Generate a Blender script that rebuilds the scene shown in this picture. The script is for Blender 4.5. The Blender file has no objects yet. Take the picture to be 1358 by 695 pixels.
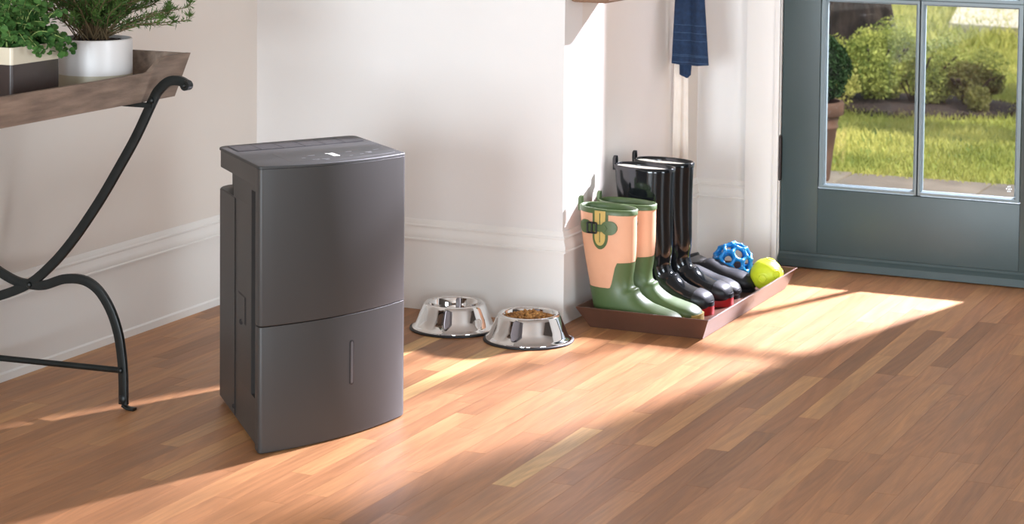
import bpy, bmesh, math, random
import numpy as np
from mathutils import Vector, Matrix, noise

random.seed(7)
S = bpy.context.scene
COL = S.collection
PI = math.pi

# ------------------------------------------------------------------ camera
YAW, PITCH, ROLL = [math.radians(a) for a in (-24.5928, 3.5402, 0.5529)]
CAM = Vector((0, 0, 1.3))
fw = Vector((math.sin(YAW)*math.cos(PITCH), math.cos(YAW)*math.cos(PITCH), -math.sin(PITCH)))
r0 = Vector((math.cos(YAW), -math.sin(YAW), 0)); u0 = r0.cross(fw)
rt = math.cos(ROLL)*r0 + math.sin(ROLL)*u0
up = -math.sin(ROLL)*r0 + math.cos(ROLL)*u0
cd = bpy.data.cameras.new('camera'); cam = bpy.data.objects.new('camera', cd); COL.objects.link(cam)
M = Matrix.Identity(4)
for i in range(3):
    M[i][0], M[i][1], M[i][2], M[i][3] = rt[i], up[i], -fw[i], CAM[i]
cam.matrix_world = M
cd.sensor_width = 36; cd.lens = 2869.71/1358*36; cd.shift_y = -(347.5+37)/1358
cd.clip_end = 200; cd.clip_start = .05
cd.dof.use_dof = True; cd.dof.focus_distance = 5.2; cd.dof.aperture_fstop = 8
S.camera = cam

# ------------------------------------------------------------------ world, exposure, lights
S.view_settings.view_transform = 'Standard'; S.view_settings.look = 'None'
S.view_settings.gamma = 1; S.view_settings.use_curve_mapping = False
S.view_settings.exposure = 0.12
w = bpy.data.worlds.new('world'); S.world = w; w.use_nodes = True
bg = w.node_tree.nodes['Background']; bg.inputs[0].default_value = (.80, .88, 1, 1); bg.inputs[1].default_value = 1.0

def light(kind, name, loc, target, energy, color, **kw):
    l = bpy.data.lights.new(name, kind); o = bpy.data.objects.new(name, l); COL.objects.link(o)
    o.location = loc
    o.rotation_euler = (Vector(target)-Vector(loc)).to_track_quat('-Z', 'Y').to_euler()
    l.energy = energy; l.color = color
    for k, v in kw.items(): setattr(l, k, v)
    return o
light('SUN', 'sun', (6, 4, 8), (6-1.0, 4+.35, 8-.95), 5.5, (1, .93, .78), angle=.012)
# assumed, unseen spot lamp outside shining in through the glazed door, its beams spreading as in the photograph
light('SPOT', 'assumed_outdoor_lamp', (-.6, 8.8, 2.6), (-1.9, 5.6, .35), 6000, (1, .985, 1.16), spot_size=math.radians(25.5), spot_blend=.12, shadow_soft_size=.09)
# area lamps added as daylight from assumed windows behind and beside the camera
light('AREA', 'assumed_rear_window_light', (-1.5, -2.30, 1.0), (-2.1, 5, .2), 300, (.80, .91, 1), shape='RECTANGLE', size=1.5, size_y=1.7)
light('AREA', 'assumed_rear_window_light', (.9, -2.30, 1.0), (.5, 5, .3), 140, (.80, .91, 1), shape='RECTANGLE', size=1.1, size_y=1.7)
light('AREA', 'assumed_side_window_light', (2.35, 2.6, 1.1), (-3, 4.4, .4), 84, (.80, .91, 1), shape='RECTANGLE', size=1.3, size_y=1.6)

# ------------------------------------------------------------------ materials
def mat(name, color, rough=.5, metal=0, spec=.5, coat=0, trans=0, emit=None):
    m = bpy.data.materials.new(name); m.use_nodes = True
    b = m.node_tree.nodes['Principled BSDF']
    b.inputs['Base Color'].default_value = (*color, 1); b.inputs['Roughness'].default_value = rough
    b.inputs['Metallic'].default_value = metal; b.inputs['Specular IOR Level'].default_value = spec
    b.inputs['Coat Weight'].default_value = coat; b.inputs['Coat Roughness'].default_value = .05
    if emit: b.inputs['Emission Color'].default_value = (*emit, 1); b.inputs['Emission Strength'].default_value = 1
    return m
def srgb(r, g, b):
    f = lambda c: (c/255/12.92) if c/255 <= .04045 else ((c/255+.055)/1.055)**2.4
    return (f(r), f(g), f(b))
def nd(m, t, **kw):
    n = m.node_tree.nodes.new(t)
    for k, v in kw.items(): setattr(n, k, v)
    return n
def lk(m, a, b): m.node_tree.links.new(a, b)
def noisy(m, c1, c2, scale=8, bump=0, bscale=200, stretch=(1, 1, 1), detail=4, dist=.002):
    """procedural colour variation and fine relief on a material"""
    b = m.node_tree.nodes['Principled BSDF']
    g = nd(m, 'ShaderNodeTexCoord'); mp = nd(m, 'ShaderNodeMapping'); mp.inputs['Scale'].default_value = stretch
    lk(m, g.outputs['Object'], mp.inputs[0])
    n = nd(m, 'ShaderNodeTexNoise'); n.inputs['Scale'].default_value = scale; n.inputs['Detail'].default_value = detail
    lk(m, mp.outputs[0], n.inputs['Vector'])
    r = nd(m, 'ShaderNodeValToRGB'); r.color_ramp.elements[0].color = (*c1, 1); r.color_ramp.elements[1].color = (*c2, 1)
    r.color_ramp.elements[0].position = .3; r.color_ramp.elements[1].position = .7
    lk(m, n.outputs[0], r.inputs[0]); lk(m, r.outputs[0], b.inputs['Base Color'])
    if bump:
        n2 = nd(m, 'ShaderNodeTexNoise'); n2.inputs['Scale'].default_value = bscale; n2.inputs['Detail'].default_value = 3
        lk(m, mp.outputs[0], n2.inputs['Vector'])
        bp = nd(m, 'ShaderNodeBump'); bp.inputs['Strength'].default_value = bump; bp.inputs['Distance'].default_value = dist
        lk(m, n2.outputs[0], bp.inputs['Height']); lk(m, bp.outputs[0], b.inputs['Normal'])
    return m

WALL = noisy(mat('wall_paint', (.7, .7, .7), .75), srgb(224, 219, 215), srgb(228, 224, 220), 2, .08, 300)
WALL_L = noisy(mat('wall_paint_shaded', (.7, .7, .7), .75), srgb(221, 211, 201), srgb(225, 216, 207), 2, .08, 300)  # warmer copy of the wall paint, the side walls' shade put into its colour
TRIM = mat('trim_paint', srgb(229, 224, 218), .45)
DOORM = noisy(mat('door_paint', (.1, .1, .1), .42), srgb(58, 71, 71), srgb(62, 75, 75), 3, .05, 250)
CEIL = mat('ceiling_paint', srgb(176, 172, 168), .9)

def plank_material():
    m = mat('oak_floor', (.4, .2, .1), .40, spec=.38)
    b = m.node_tree.nodes['Principled BSDF']
    geo = nd(m, 'ShaderNodeNewGeometry'); at = nd(m, 'ShaderNodeAttribute'); at.attribute_name = 'tone'
    sep = nd(m, 'ShaderNodeSeparateColor'); lk(m, at.outputs['Color'], sep.inputs[0])
    off = nd(m, 'ShaderNodeVectorMath', operation='SCALE'); lk(m, at.outputs['Color'], off.inputs[0]); off.inputs['Scale'].default_value = 37
    add = nd(m, 'ShaderNodeVectorMath', operation='ADD'); lk(m, geo.outputs['Position'], add.inputs[0]); lk(m, off.outputs[0], add.inputs[1])
    # cathedral grain: contours of a stretched noise field
    mp = nd(m, 'ShaderNodeMapping'); mp.inputs['Scale'].default_value = (9, .8, 1); lk(m, add.outputs[0], mp.inputs[0])
    n = nd(m, 'ShaderNodeTexNoise'); n.inputs['Scale'].default_value = 1; n.inputs['Detail'].default_value = 1.5; n.inputs['Distortion'].default_value = .3
    lk(m, mp.outputs[0], n.inputs['Vector'])
    mul = nd(m, 'ShaderNodeMath', operation='MULTIPLY'); mul.inputs[1].default_value = 95; lk(m, n.outputs[0], mul.inputs[0])
    sn = nd(m, 'ShaderNodeMath', operation='SINE'); lk(m, mul.outputs[0], sn.inputs[0])
    mr = nd(m, 'ShaderNodeMapRange'); mr.inputs[1].default_value = -1; mr.inputs[2].default_value = 1; lk(m, sn.outputs[0], mr.inputs[0])
    # fine pores
    mp2 = nd(m, 'ShaderNodeMapping'); mp2.inputs['Scale'].default_value = (420, 14, 1); lk(m, add.outputs[0], mp2.inputs[0])
    n2 = nd(m, 'ShaderNodeTexNoise'); n2.inputs['Scale'].default_value = 1; n2.inputs['Detail'].default_value = 3; lk(m, mp2.outputs[0], n2.inputs['Vector'])
    # broad streaks
    mp3 = nd(m, 'ShaderNodeMapping'); mp3.inputs['Scale'].default_value = (34, 2.6, 1); lk(m, add.outputs[0], mp3.inputs[0])
    n3 = nd(m, 'ShaderNodeTexNoise'); n3.inputs['Scale'].default_value = 1; n3.inputs['Detail'].default_value = 4; lk(m, mp3.outputs[0], n3.inputs['Vector'])
    ramp = nd(m, 'ShaderNodeValToRGB'); cr = ramp.color_ramp
    cr.elements[0].color = (*srgb(142, 98, 62), 1); cr.elements[0].position = 0
    cr.elements[1].color = (*srgb(208, 166, 110), 1); cr.elements[1].position = 1
    for p, c in ((.18, (156, 107, 70)), (.5, (174, 122, 81)), (.8, (188, 138, 91))):
        e = cr.elements.new(p); e.color = (*srgb(*c), 1)
    lk(m, sep.outputs[0], ramp.inputs[0])
    def mul_by(col, fac, lo, hi):
        q = nd(m, 'ShaderNodeMapRange'); q.inputs[1].default_value = .25 if fac is not mr.outputs[0] else 0; q.inputs[2].default_value = .75 if fac is not mr.outputs[0] else 1
        q.inputs[3].default_value = lo; q.inputs[4].default_value = hi; lk(m, fac, q.inputs[0])
        v = nd(m, 'ShaderNodeVectorMath', operation='SCALE'); lk(m, col, v.inputs[0]); lk(m, q.outputs[0], v.inputs['Scale']); return v.outputs[0]
    c = mul_by(ramp.outputs[0], mr.outputs[0], .92, 1.03)
    c = mul_by(c, n2.outputs[0], .86, 1.12)
    c = mul_by(c, n3.outputs[0], .82, 1.16)
    lk(m, c, b.inputs['Base Color'])
    rr = nd(m, 'ShaderNodeMapRange'); rr.inputs[3].default_value = .34; rr.inputs[4].default_value = .50; lk(m, n3.outputs[0], rr.inputs[0]); lk(m, rr.outputs[0], b.inputs['Roughness'])
    bp = nd(m, 'ShaderNodeBump'); bp.inputs['Strength'].default_value = .18; bp.inputs['Distance'].default_value = .0006
    lk(m, n2.outputs[0], bp.inputs['Height']); lk(m, bp.outputs[0], b.inputs['Normal'])
    return m
OAK = plank_material()
SUB = mat('subfloor_dark', srgb(70, 44, 28), .8)

# ------------------------------------------------------------------ helpers
def link(name, bm, m, parent=None, smooth=False, kind=None, label=None, loc=None):
    me = bpy.data.meshes.new(name)
    bm.normal_update(); bm.to_mesh(me); bm.free()
    ms = m if isinstance(m, (list, tuple)) else [m]
    for q in ms: me.materials.append(q)
    if smooth is not None:
        me.polygons.foreach_set('use_smooth', [True]*len(me.polygons)); me.set_sharp_from_angle(angle=math.radians(65 if smooth else 28))
    o = bpy.data.objects.new(name, me); COL.objects.link(o)
    if loc is not None: o.location = loc
    if parent: o.parent = parent
    if kind: o['kind'] = kind
    if label: o['label'] = label
    return o
def thing(name, label, cat, loc=(0, 0, 0), rz=0, group=None):
    o = bpy.data.objects.new(name, None); COL.objects.link(o); o.empty_display_size = .05
    o.location = loc; o.rotation_euler = (0, 0, rz); o['label'] = label; o['category'] = cat
    if group: o['group'] = group
    return o
def tag(o, label, cat, group=None):
    o['label'] = label; o['category'] = cat
    if group: o['group'] = group
    return o
def struct_root(name, loc=(0, 0, 0)):
    o = bpy.data.objects.new(name, None); COL.objects.link(o); o.location = loc; o['kind'] = 'structure'; return o
def box(bm, x0, x1, y0, y1, z0, z1, bev=0):
    g = bmesh.ops.create_cube(bm, size=1)
    for v in g['verts']:
        v.co = Vector((x0 if v.co.x < 0 else x1, y0 if v.co.y < 0 else y1, z0 if v.co.z < 0 else z1))
    if bev:
        es = list({e for v in g['verts'] for e in v.link_edges})
        bmesh.ops.bevel(bm, geom=es, offset=bev, segments=2, affect='EDGES', profile=.6)
    return bm
def B(*a, bev=0): return box(bmesh.new(), *a, bev=bev)
def loft(bm, rings, cap0=True, cap1=True, closed=True):
    vs = [[bm.verts.new(p) for p in r] for r in rings]; n = len(rings[0])
    fs = []
    for a, b in zip(vs, vs[1:]):
        for i in range(n if closed else n-1):
            j = (i+1) % n
            fs.append(bm.faces.new((a[i], a[j], b[j], b[i])))
    if cap0: bm.faces.new(vs[0][::-1])
    if cap1: bm.faces.new(vs[-1])
    return vs
def fixn(bm): bmesh.ops.recalc_face_normals(bm, faces=bm.faces); return bm
def lathe(prof, n=64, bm=None, c=(0, 0)):
    bm = bm or bmesh.new()
    rings = [[(c[0]+r*math.cos(2*PI*i/n), c[1]+r*math.sin(2*PI*i/n), z) for i in range(n)] for r, z in prof]
    loft(bm, rings); return fixn(bm)
def tube(bm, pts, rad, n=10, flat=None, up=Vector((0, 1, 0)), caps=True):
    """sweep: rad is a number or a list; flat=(a,b) gives a rounded bar of half sizes a in the bending plane and b along 'up'"""
    pts = [Vector(p) for p in pts]; rings = []
    for i, p in enumerate(pts):
        t = (pts[min(i+1, len(pts)-1)]-pts[max(i-1, 0)]).normalized()
        if flat: b = up; a = t.cross(b).normalized()
        else:
            h = Vector((0, 0, 1)) if abs(t.z) < .95 else Vector((1, 0, 0))
            a = t.cross(h).normalized(); b = a.cross(t).normalized()
        r = rad[i] if isinstance(rad, (list, tuple)) else rad
        ring = []
        for k in range(n):
            q = 2*PI*k/n; cs, sn = math.cos(q), math.sin(q)
            if flat:
                e = .38
                cs = math.copysign(abs(cs)**e, cs)*flat[0]*r; sn = math.copysign(abs(sn)**e, sn)*flat[1]*r
                ring.append(p+a*cs+b*sn)
            else: ring.append(p+a*cs*r+b*sn*r)
        rings.append(ring)
    loft(bm, rings, caps, caps); return fixn(bm)
def spline(P, n=8):
    P = [Vector(p) for p in P]; out = []
    for i in range(len(P)-1):
        p0, p1, p2, p3 = P[max(i-1, 0)], P[i], P[i+1], P[min(i+2, len(P)-1)]
        for k in range(n):
            t = k/n
            out.append(.5*((2*p1)+(p2-p0)*t+(2*p0-5*p1+4*p2-p3)*t*t+(3*p1-p0-3*p2+p3)*t**3))
    out.append(P[-1]); return out
def ball(bm, c, r, seg=12, sq=(1, 1, 1)):
    g = bmesh.ops.create_uvsphere(bm, u_segments=seg, v_segments=max(6, seg//2+2), radius=1)
    for v in g['verts']: v.co = Vector((c[0]+v.co.x*r*sq[0], c[1]+v.co.y*r*sq[1], c[2]+v.co.z*r*sq[2]))
    return bm
def pieces(name, arr_v, arr_f, m, parent=None, kind=None, smooth=False):
    me = bpy.data.meshes.new(name); me.from_pydata(arr_v, [], arr_f); me.materials.append(m)
    if smooth: me.polygons.foreach_set('use_smooth', [True]*len(me.polygons))
    o = bpy.data.objects.new(name, me); COL.objects.link(o)
    if parent: o.parent = parent
    if kind: o['kind'] = kind
    return o

# ------------------------------------------------------------------ room shell
XL, XC, YM, YB = -3.21, -2.258, 5.275, 6.330     # left wall, nook wall, middle wall, back wall faces
XR, Y0, H = 2.5, -2.5, 2.6
def wall(name, m, *a): return link(name, B(*a), m, kind='structure')
wall('wall_left', WALL_L, XL-.12, XL, Y0, YM+.6, 0, H)
wall('wall_middle', WALL, XL, XC, YM, YM+.12, 0, H)
wall('wall_nook', WALL_L, XC-.12, XC, YM+.12, YB, 0, H)
DX0, DX1, DH = -1.985, -1.125, 2.09
bw = bmesh.new(); box(bw, XC-.12, DX0, YB, YB+.14, 0, H); box(bw, DX1, XR, YB, YB+.14, 0, H); box(bw, DX0, DX1, YB, YB+.14, DH, H)
link('wall_back', bw, WALL, kind='structure')
# the unseen half of the room, with assumed window openings daylight comes through
wr = bmesh.new()
for a in ((Y0, 1.9, 0, H), (3.3, YB, 0, H), (1.9, 3.3, 0, .3), (1.9, 3.3, 1.95, H)): box(wr, XR, XR+.12, *a)
DARKW = mat('reflection_dark_wall', srgb(78, 72, 68), .7)  # made-up dark tone on unseen walls, for contrast in the steel bowls' reflections
link('wall_right', wr, DARKW, kind='structure')
wb = bmesh.new()
for a in ((XL, -2.3, 0, H), (-.7, .3, 0, H), (1.5, XR, 0, H), (-2.3, -.7, 0, .15), (-2.3, -.7, 1.9, H), (.3, 1.5, 0, .15), (.3, 1.5, 1.9, H)): box(wb, a[0], a[1], Y0-.12, Y0, a[2], a[3])
link('wall_rear', wb, DARKW, kind='structure')
wall('ceiling', CEIL, XL, XR, Y0, YB, H, H+.1)

# baseboard: tall flat board, moulded cap and a small shoe strip
PROF = [(0, 0), (.012, 0), (.012, .018), (.0085, .022), (.0085, .193), (.017, .194), (.017, .1975), (.013, .200), (.0145, .206), (.0125, .2145), (.009, .222), (.0072, .2285), (.0095, .230), (.0095, .234), (.006, .237), (.0045, .245), (.002, .250), (0, .250)]
PROF_F = [(0, 0), (.0085, 0)] + PROF[4:]
def run_profile(prof, path, normals):
    """path: floor points; normals: outward offset direction at each (mitred)"""
    bm = bmesh.new(); loft(bm, [[(p[0]+n[0]*o, p[1]+n[1]*o, z) for o, z in prof] for p, n in zip(path, normals)]); return fixn(bm)
link('baseboard_left', run_profile(PROF, [(XL, Y0), (XL, YM)], [(1, 0), (1, -1)]), TRIM, kind='structure')
link('baseboard_middle', run_profile(PROF_F, [(XL, YM), (XC, YM), (XC, YB)], [(1, -1), (1, -1), (1, -1)]), TRIM, kind='structure')
link('baseboard_back', run_profile(PROF_F, [(XC, YB), (-2.094, YB)], [(1, -1), (0, -1)]), TRIM, kind='structure')
link('baseboard_rear', run_profile(PROF_F, [(DX1+.12, YB), (XR, YB)], [(0, -1), (0, -1)]), TRIM, kind='structure')
# door casing
cs = bmesh.new()
box(cs, -2.094, -1.999, YB-.02, YB, 0, DH+.02, bev=.002); box(cs, -2.004, -1.987, YB-.026, YB, 0, DH+.01, bev=.003); box(cs, -1.987, DX0, YB-.012, YB+.14, 0, DH)
link('trim_1', cs, TRIM, kind='structure')
cs = bmesh.new(); box(cs, DX1+.012, DX1+.11, YB-.02, YB, 0, DH+.02, bev=.002); box(cs, DX1, DX1+.014, YB-.026, YB+.14, 0, DH, bev=.003)
link('trim_2', cs, TRIM, kind='structure')
link('trim_3', box(bmesh.new(), -2.094, DX1+.11, YB-.02, YB, DH+.02, DH+.12, bev=.002), TRIM, kind='structure')

# ------------------------------------------------------------------ floor of oak strips
flo = link('floor', B(XL, XR, Y0, YB+.14, -.06, -.012), SUB, kind='structure')
def proj(x, y, z=0):
    v = Vector((x, y, z))-CAM; d = v.dot(fw)
    return 679+2869.71*v.dot(rt)/d, -37-2869.71*v.dot(up)/d
def plank_geo(x0, x1, y0, y1, V, F, C, tone):
    e = .0; b = len(V); z = random.uniform(-.00005, 0)
    for (a, c, zz) in ((0, 0, -.012), (0, 0, z-.0001), (e, e, z)):
        for (sx, sy) in ((0, 0), (1, 0), (1, 1), (0, 1)):
            V.append(((x0+a+.00022) if not sx else (x1-a-.00022), (y0+c*1.2+.0003) if not sy else (y1-c*1.2-.0003), zz)); C.extend(tone)
    for k in (0, 4):
        for i in range(4):
            j = (i+1) % 4; F.append((b+k+i, b+k+j, b+k+4+j, b+k+4+i))
    F.append((b+8, b+9, b+10, b+11))
def plank_obj(V, F, C, kind=None):
    c = np.array(V).mean(0); c[2] = 0
    me = bpy.data.meshes.new('plank'); me.from_pydata([tuple(np.array(v)-c) for v in V], [], F); me.materials.append(OAK)
    a = me.color_attributes.new('tone', 'FLOAT_COLOR', 'POINT'); a.data.foreach_set('color', C)
    o = bpy.data.objects.new('plank', me); COL.objects.link(o); o.location = c; o.parent = flo
    if kind: o['kind'] = kind
PW = .0505; rest = ([], [], []); shown = []
def tone():
    r = random.random()
    t = random.gauss(.48, .16) if r < .88 else (random.uniform(.75, 1) if r < .94 else random.uniform(.03, .2))
    return [min(1, max(0, t)), random.random(), random.random(), 1]
x = -1.814-PW*28; x = XL if x > XL else x
x = -1.814-PW*math.ceil((XL*-1-1.814)/PW)
i = 0
while x < XR:
    x0, x1 = max(x, XL), min(x+PW, XR)
    yend = YM if x1 <= XC+.02 else YB+.005
    y = Y0
    cuts = []
    y = Y0-random.uniform(0, .8)
    while y < yend:
        L = random.uniform(.28, 1.05); cuts.append((max(y, Y0), min(y+L, yend))); y += L
    if abs(x+1.814) < .001:      # the pale strip in front of the appliance
        cuts = [c for c in cuts if c[1] <= 3.3]; e = cuts[-1][1]; cuts += [(e, 3.888), (3.888, 4.36), (4.36, 5.0), (5.0, 5.7), (5.7, yend)]
    for (a, b) in cuts:
        if b-a < .01: continue
        t = tone()
        if abs(x+1.814) < .001 and a == 3.888: t[0] = .97
        ps = [proj(px, py) for px in (x0, x1) for py in (max(a, 1.5), (max(a, 1.5)+b)/2, b)]
        vis = b > 2.6 and any(-5 < p[0] < 1363 and 0 < p[1] < 700 for p in ps)
        if vis: shown.append((x0, x1, a, b, t))
        else: plank_geo(x0, x1, a, b, *rest, t)
    x += PW
shown.sort(key=lambda s: (s[3]-s[2])*-1)
for k, (x0, x1, a, b, t) in enumerate(shown):
    if k < 299:
        V, F, C = [], [], []; plank_geo(x0, x1, a, b, V, F, C, t); plank_obj(V, F, C)
    else: plank_geo(x0, x1, a, b, *rest, t)
plank_obj(*rest, kind='stuff')
print('planks shown', len(shown))

# ------------------------------------------------------------------ door
door = struct_root('door_1', (-1.982, YB, 0))
dl = Vector((-1.982, YB, 0))
def dpart(name, bm, m, **kw):
    bmesh.ops.translate(bm, verts=bm.verts, vec=-dl); return link(name, bm, m, door, **kw)
GX = [(-1.845, -1.575), (-1.546, -1.274)]; DT = (YB-.006, YB+.036)
GZ = [(.262, .816), (.846, 1.40), (1.43, 1.95)]
dpart('stile', box(bmesh.new(), -1.982, -1.8655, *DT, .046, 2.08, bev=.0012), DOORM)
dpart('stile', box(bmesh.new(), -1.2545, -1.128, *DT, .046, 2.08, bev=.0012), DOORM)
dpart('rail', box(bmesh.new(), -1.8650, -1.255, *DT, .046, .245, bev=.0012), DOORM)
dpart('rail', box(bmesh.new(), -1.8650, -1.255, *DT, 1.968, 2.08, bev=.0012), DOORM)
dpart('muntin', box(bmesh.new(), -1.569, -1.552, DT[0]+.004, DT[1]-.004, .245, 1.968, bev=.004), DOORM)
for z in (.831, 1.415):
    dpart('muntin', box(bmesh.new(), -1.8650, -1.255, DT[0]+.005, DT[1]-.005, z-.008, z+.008, bev=.004), DOORM)
sw = bmesh.new()
loft(sw, [[(xx, YB-o, z) for o, z in ((-.036, .004), (.022, .004), (.022, .026), (.016, .034), (.010, .038), (.0065, .0455), (-.036, .0455))] for xx in (-1.984, -1.126)]); fixn(sw)
dpart('door_sweep', sw, DOORM)
BEADM = mat('glazing_bead_backlit', srgb(120, 134, 138), .25, coat=.3)  # paler than the door paint: back-light put into the bead colour
GLASS = bpy.data.materials.new('window_glass'); GLASS.use_nodes = True
nt = GLASS.node_tree; nt.nodes.clear()
o_ = nt.nodes.new('ShaderNodeOutputMaterial'); mx = nt.nodes.new('ShaderNodeMixShader'); tr = nt.nodes.new('ShaderNodeBsdfTransparent'); gl = nt.nodes.new('ShaderNodeBsdfGlossy'); fr = nt.nodes.new('ShaderNodeFresnel')
gl.inputs['Roughness'].default_value = .02; fr.inputs['IOR'].default_value = 1.35
nt.links.new(fr.outputs[0], mx.inputs[0]); nt.links.new(tr.outputs[0], mx.inputs[1]); nt.links.new(gl.outputs[0], mx.inputs[2]); nt.links.new(mx.outputs[0], o_.inputs[0])
for (x0, x1) in GX:
    for (z0, z1) in GZ:
        p = dpart('pane', B(x0-.012, x1+.012, YB+.013, YB+.017, z0-.010, z1+.010), GLASS)
        bm = bmesh.new(); o = .0165
        prof = [(-o, -.0055), (-.006, -.0055), (0, .0035), (0, .0128), (-o, .0128)]    # (towards pane centre, depth)
        rings = []
        for (cx_, cz_, sx, sz) in ((x0, z0, 1, 1), (x1, z0, -1, 1), (x1, z1, -1, -1), (x0, z1, 1, -1)):
            rings.append([(cx_+sx*a, YB+d, cz_+sz*a*(.8)) for a, d in prof])
        vs = [[bm.verts.new(q) for q in r] for r in rings]
        for a in range(4):
            for k in range(5):
                l = (k+1) % 5; bm.faces.new((vs[a][k], vs[a][l], vs[(a+1) % 4][l], vs[(a+1) % 4][k]))
        dpart('glazing_bead', fixn(bm), BEADM)
BRONZE = mat('dark_bronze', srgb(48, 40, 38), .35, metal=.7)
for z in (.27, 1.05, 1.8):
    hb = bmesh.new(); tube(hb, [(-1.984, YB-.012, z), (-1.984, YB-.012, z+.125)], .0058, 12); ball(hb, (-1.984, YB-.012, z+.128), .0050, 10); ball(hb, (-1.984, YB-.012, z-.003), .0050, 10)
    for k in (.025, .05, .075, .1): tube(hb, [(-1.984, YB-.012, z+k-.0006), (-1.984, YB-.012, z+k+.0006)], .0062, 12)
    dpart('hinge', hb, BRONZE, smooth=False)
kb = bmesh.new(); tube(kb, [(-1.19, YB-.006, 1.0), (-1.19, YB-.05, 1.0)], .011, 12); ball(kb, (-1.19, YB-.06, 1.0), .028, 20)
dpart('door_knob', kb, BRONZE, smooth=True)
# printed maker's mark etched in the lower corner of the right pane
em = mat('etched_mark', (.8, .85, .85), .6)
eb = bmesh.new()
for (a, b) in ((0, 0), (.006, .001), (-.004, -.006), (.003, -.007), (.009, -.006), (0, -.013), (.006, -.013)): box(eb, -1.296+a, -1.292+a, YB+.0122, YB+.0128, .290+b, .2935+b)
dpart('etched_mark', eb, em)
link('trim_4', box(bmesh.new(), DX0, DX1, YB+.02, YB+.30, -.05, .003, bev=.002), mat('sill', srgb(88, 84, 80), .5), kind='structure')

# ------------------------------------------------------------------ outdoors
GZ0 = -.12
GRASS_G = noisy(mat('lawn_soil', (.1, .2, .05), .9), srgb(86, 110, 48), srgb(150, 160, 70), 1.6)
link('lawn', B(-14, 6, 6.5, 40, GZ0-.1, GZ0-.02), GRASS_G, kind='structure')
rng = np.random.default_rng(3)
def blades(n, xr, yr, h, wd, m, name, parent=None, curve=None):
    X = rng.uniform(*xr, n); Y = rng.uniform(*yr, n)
    if curve is not None: k = curve(X, Y); X, Y = X[k], Y[k]
    n = len(X); a = rng.uniform(0, 2*PI, n); hh = h*rng.uniform(.5, 1.3, n); lean = rng.normal(0, .45, (n, 2))*hh[:, None]
    Z = np.full(n, GZ0-.02); dx, dy = np.cos(a)*wd, np.sin(a)*wd
    P = np.empty((n, 3, 3)); P[:, 0] = np.c_[X-dx, Y-dy, Z]; P[:, 1] = np.c_[X+dx, Y+dy, Z]; P[:, 2] = np.c_[X+lean[:, 0], Y+lean[:, 1], Z+hh]
    me = bpy.data.meshes.new(name); me.from_pydata(P.reshape(-1, 3).tolist(), [], np.arange(3*n).reshape(-1, 3).tolist()); me.materials.append(m)
    o = bpy.data.objects.new(name, me); COL.objects.link(o); o['kind'] = 'stuff'
    return o
def leafmat(name, c1, c2, scale=3, trans=.35):
    m = noisy(mat(name, c1, .65, spec=.25), c1, c2, scale)
    b = m.node_tree.nodes['Principled BSDF']; out = m.node_tree.nodes['Material Output']
    t = nd(m, 'ShaderNodeBsdfTranslucent'); ra = [n for n in m.node_tree.nodes if n.type == 'VALTORGB'][0]
    lk(m, ra.outputs[0], t.inputs[0]); x = nd(m, 'ShaderNodeMixShader'); x.inputs[0].default_value = trans
    lk(m, b.outputs[0], x.inputs[1]); lk(m, t.outputs[0], x.inputs[2]); lk(m, x.outputs[0], out.inputs[0]); return m
GRM = leafmat('grass_blade', srgb(128, 140, 66), srgb(206, 202, 120), 1.3)  # pale yellow end puts haze and highlights into the blade colour
g = blades(110000, (-6.8, -.9), (8.95, 15), .034, .005, GRM, 'grass'); tag(g, 'sunlit green lawn grass seen through the door glass', 'grass')
g2 = blades(42000, (-9, -1.5), (15, 24), .09, .012, GRM, 'grass'); tag(g2, 'pale bright lawn in the distance behind the shrubs and tree', 'grass')
# patio slabs
SLAB = noisy(mat('stone_slab', (.3, .3, .3), .8), srgb(112, 104, 98), srgb(140, 131, 122), 5, .4, 60, dist=.01)
patio = link('patio', B(-5, 2, YB+.14, 9.0, GZ0-.09, GZ0-.03), mat('patio_bed', srgb(70, 64, 58), .9), kind='structure')
xx = -4.9; ii = 0
while xx < 1.5:
    yy = YB+.32; 
    while yy < 9.0:
        L = .62
        link('paving_slab', box(bmesh.new(), xx+.006, xx+.594, yy+.006, min(yy+L, 9.02)-.006, GZ0-.04, GZ0+random.uniform(-.003, .003), bev=.004), SLAB, patio)
        yy += L
    xx += .6
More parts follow.
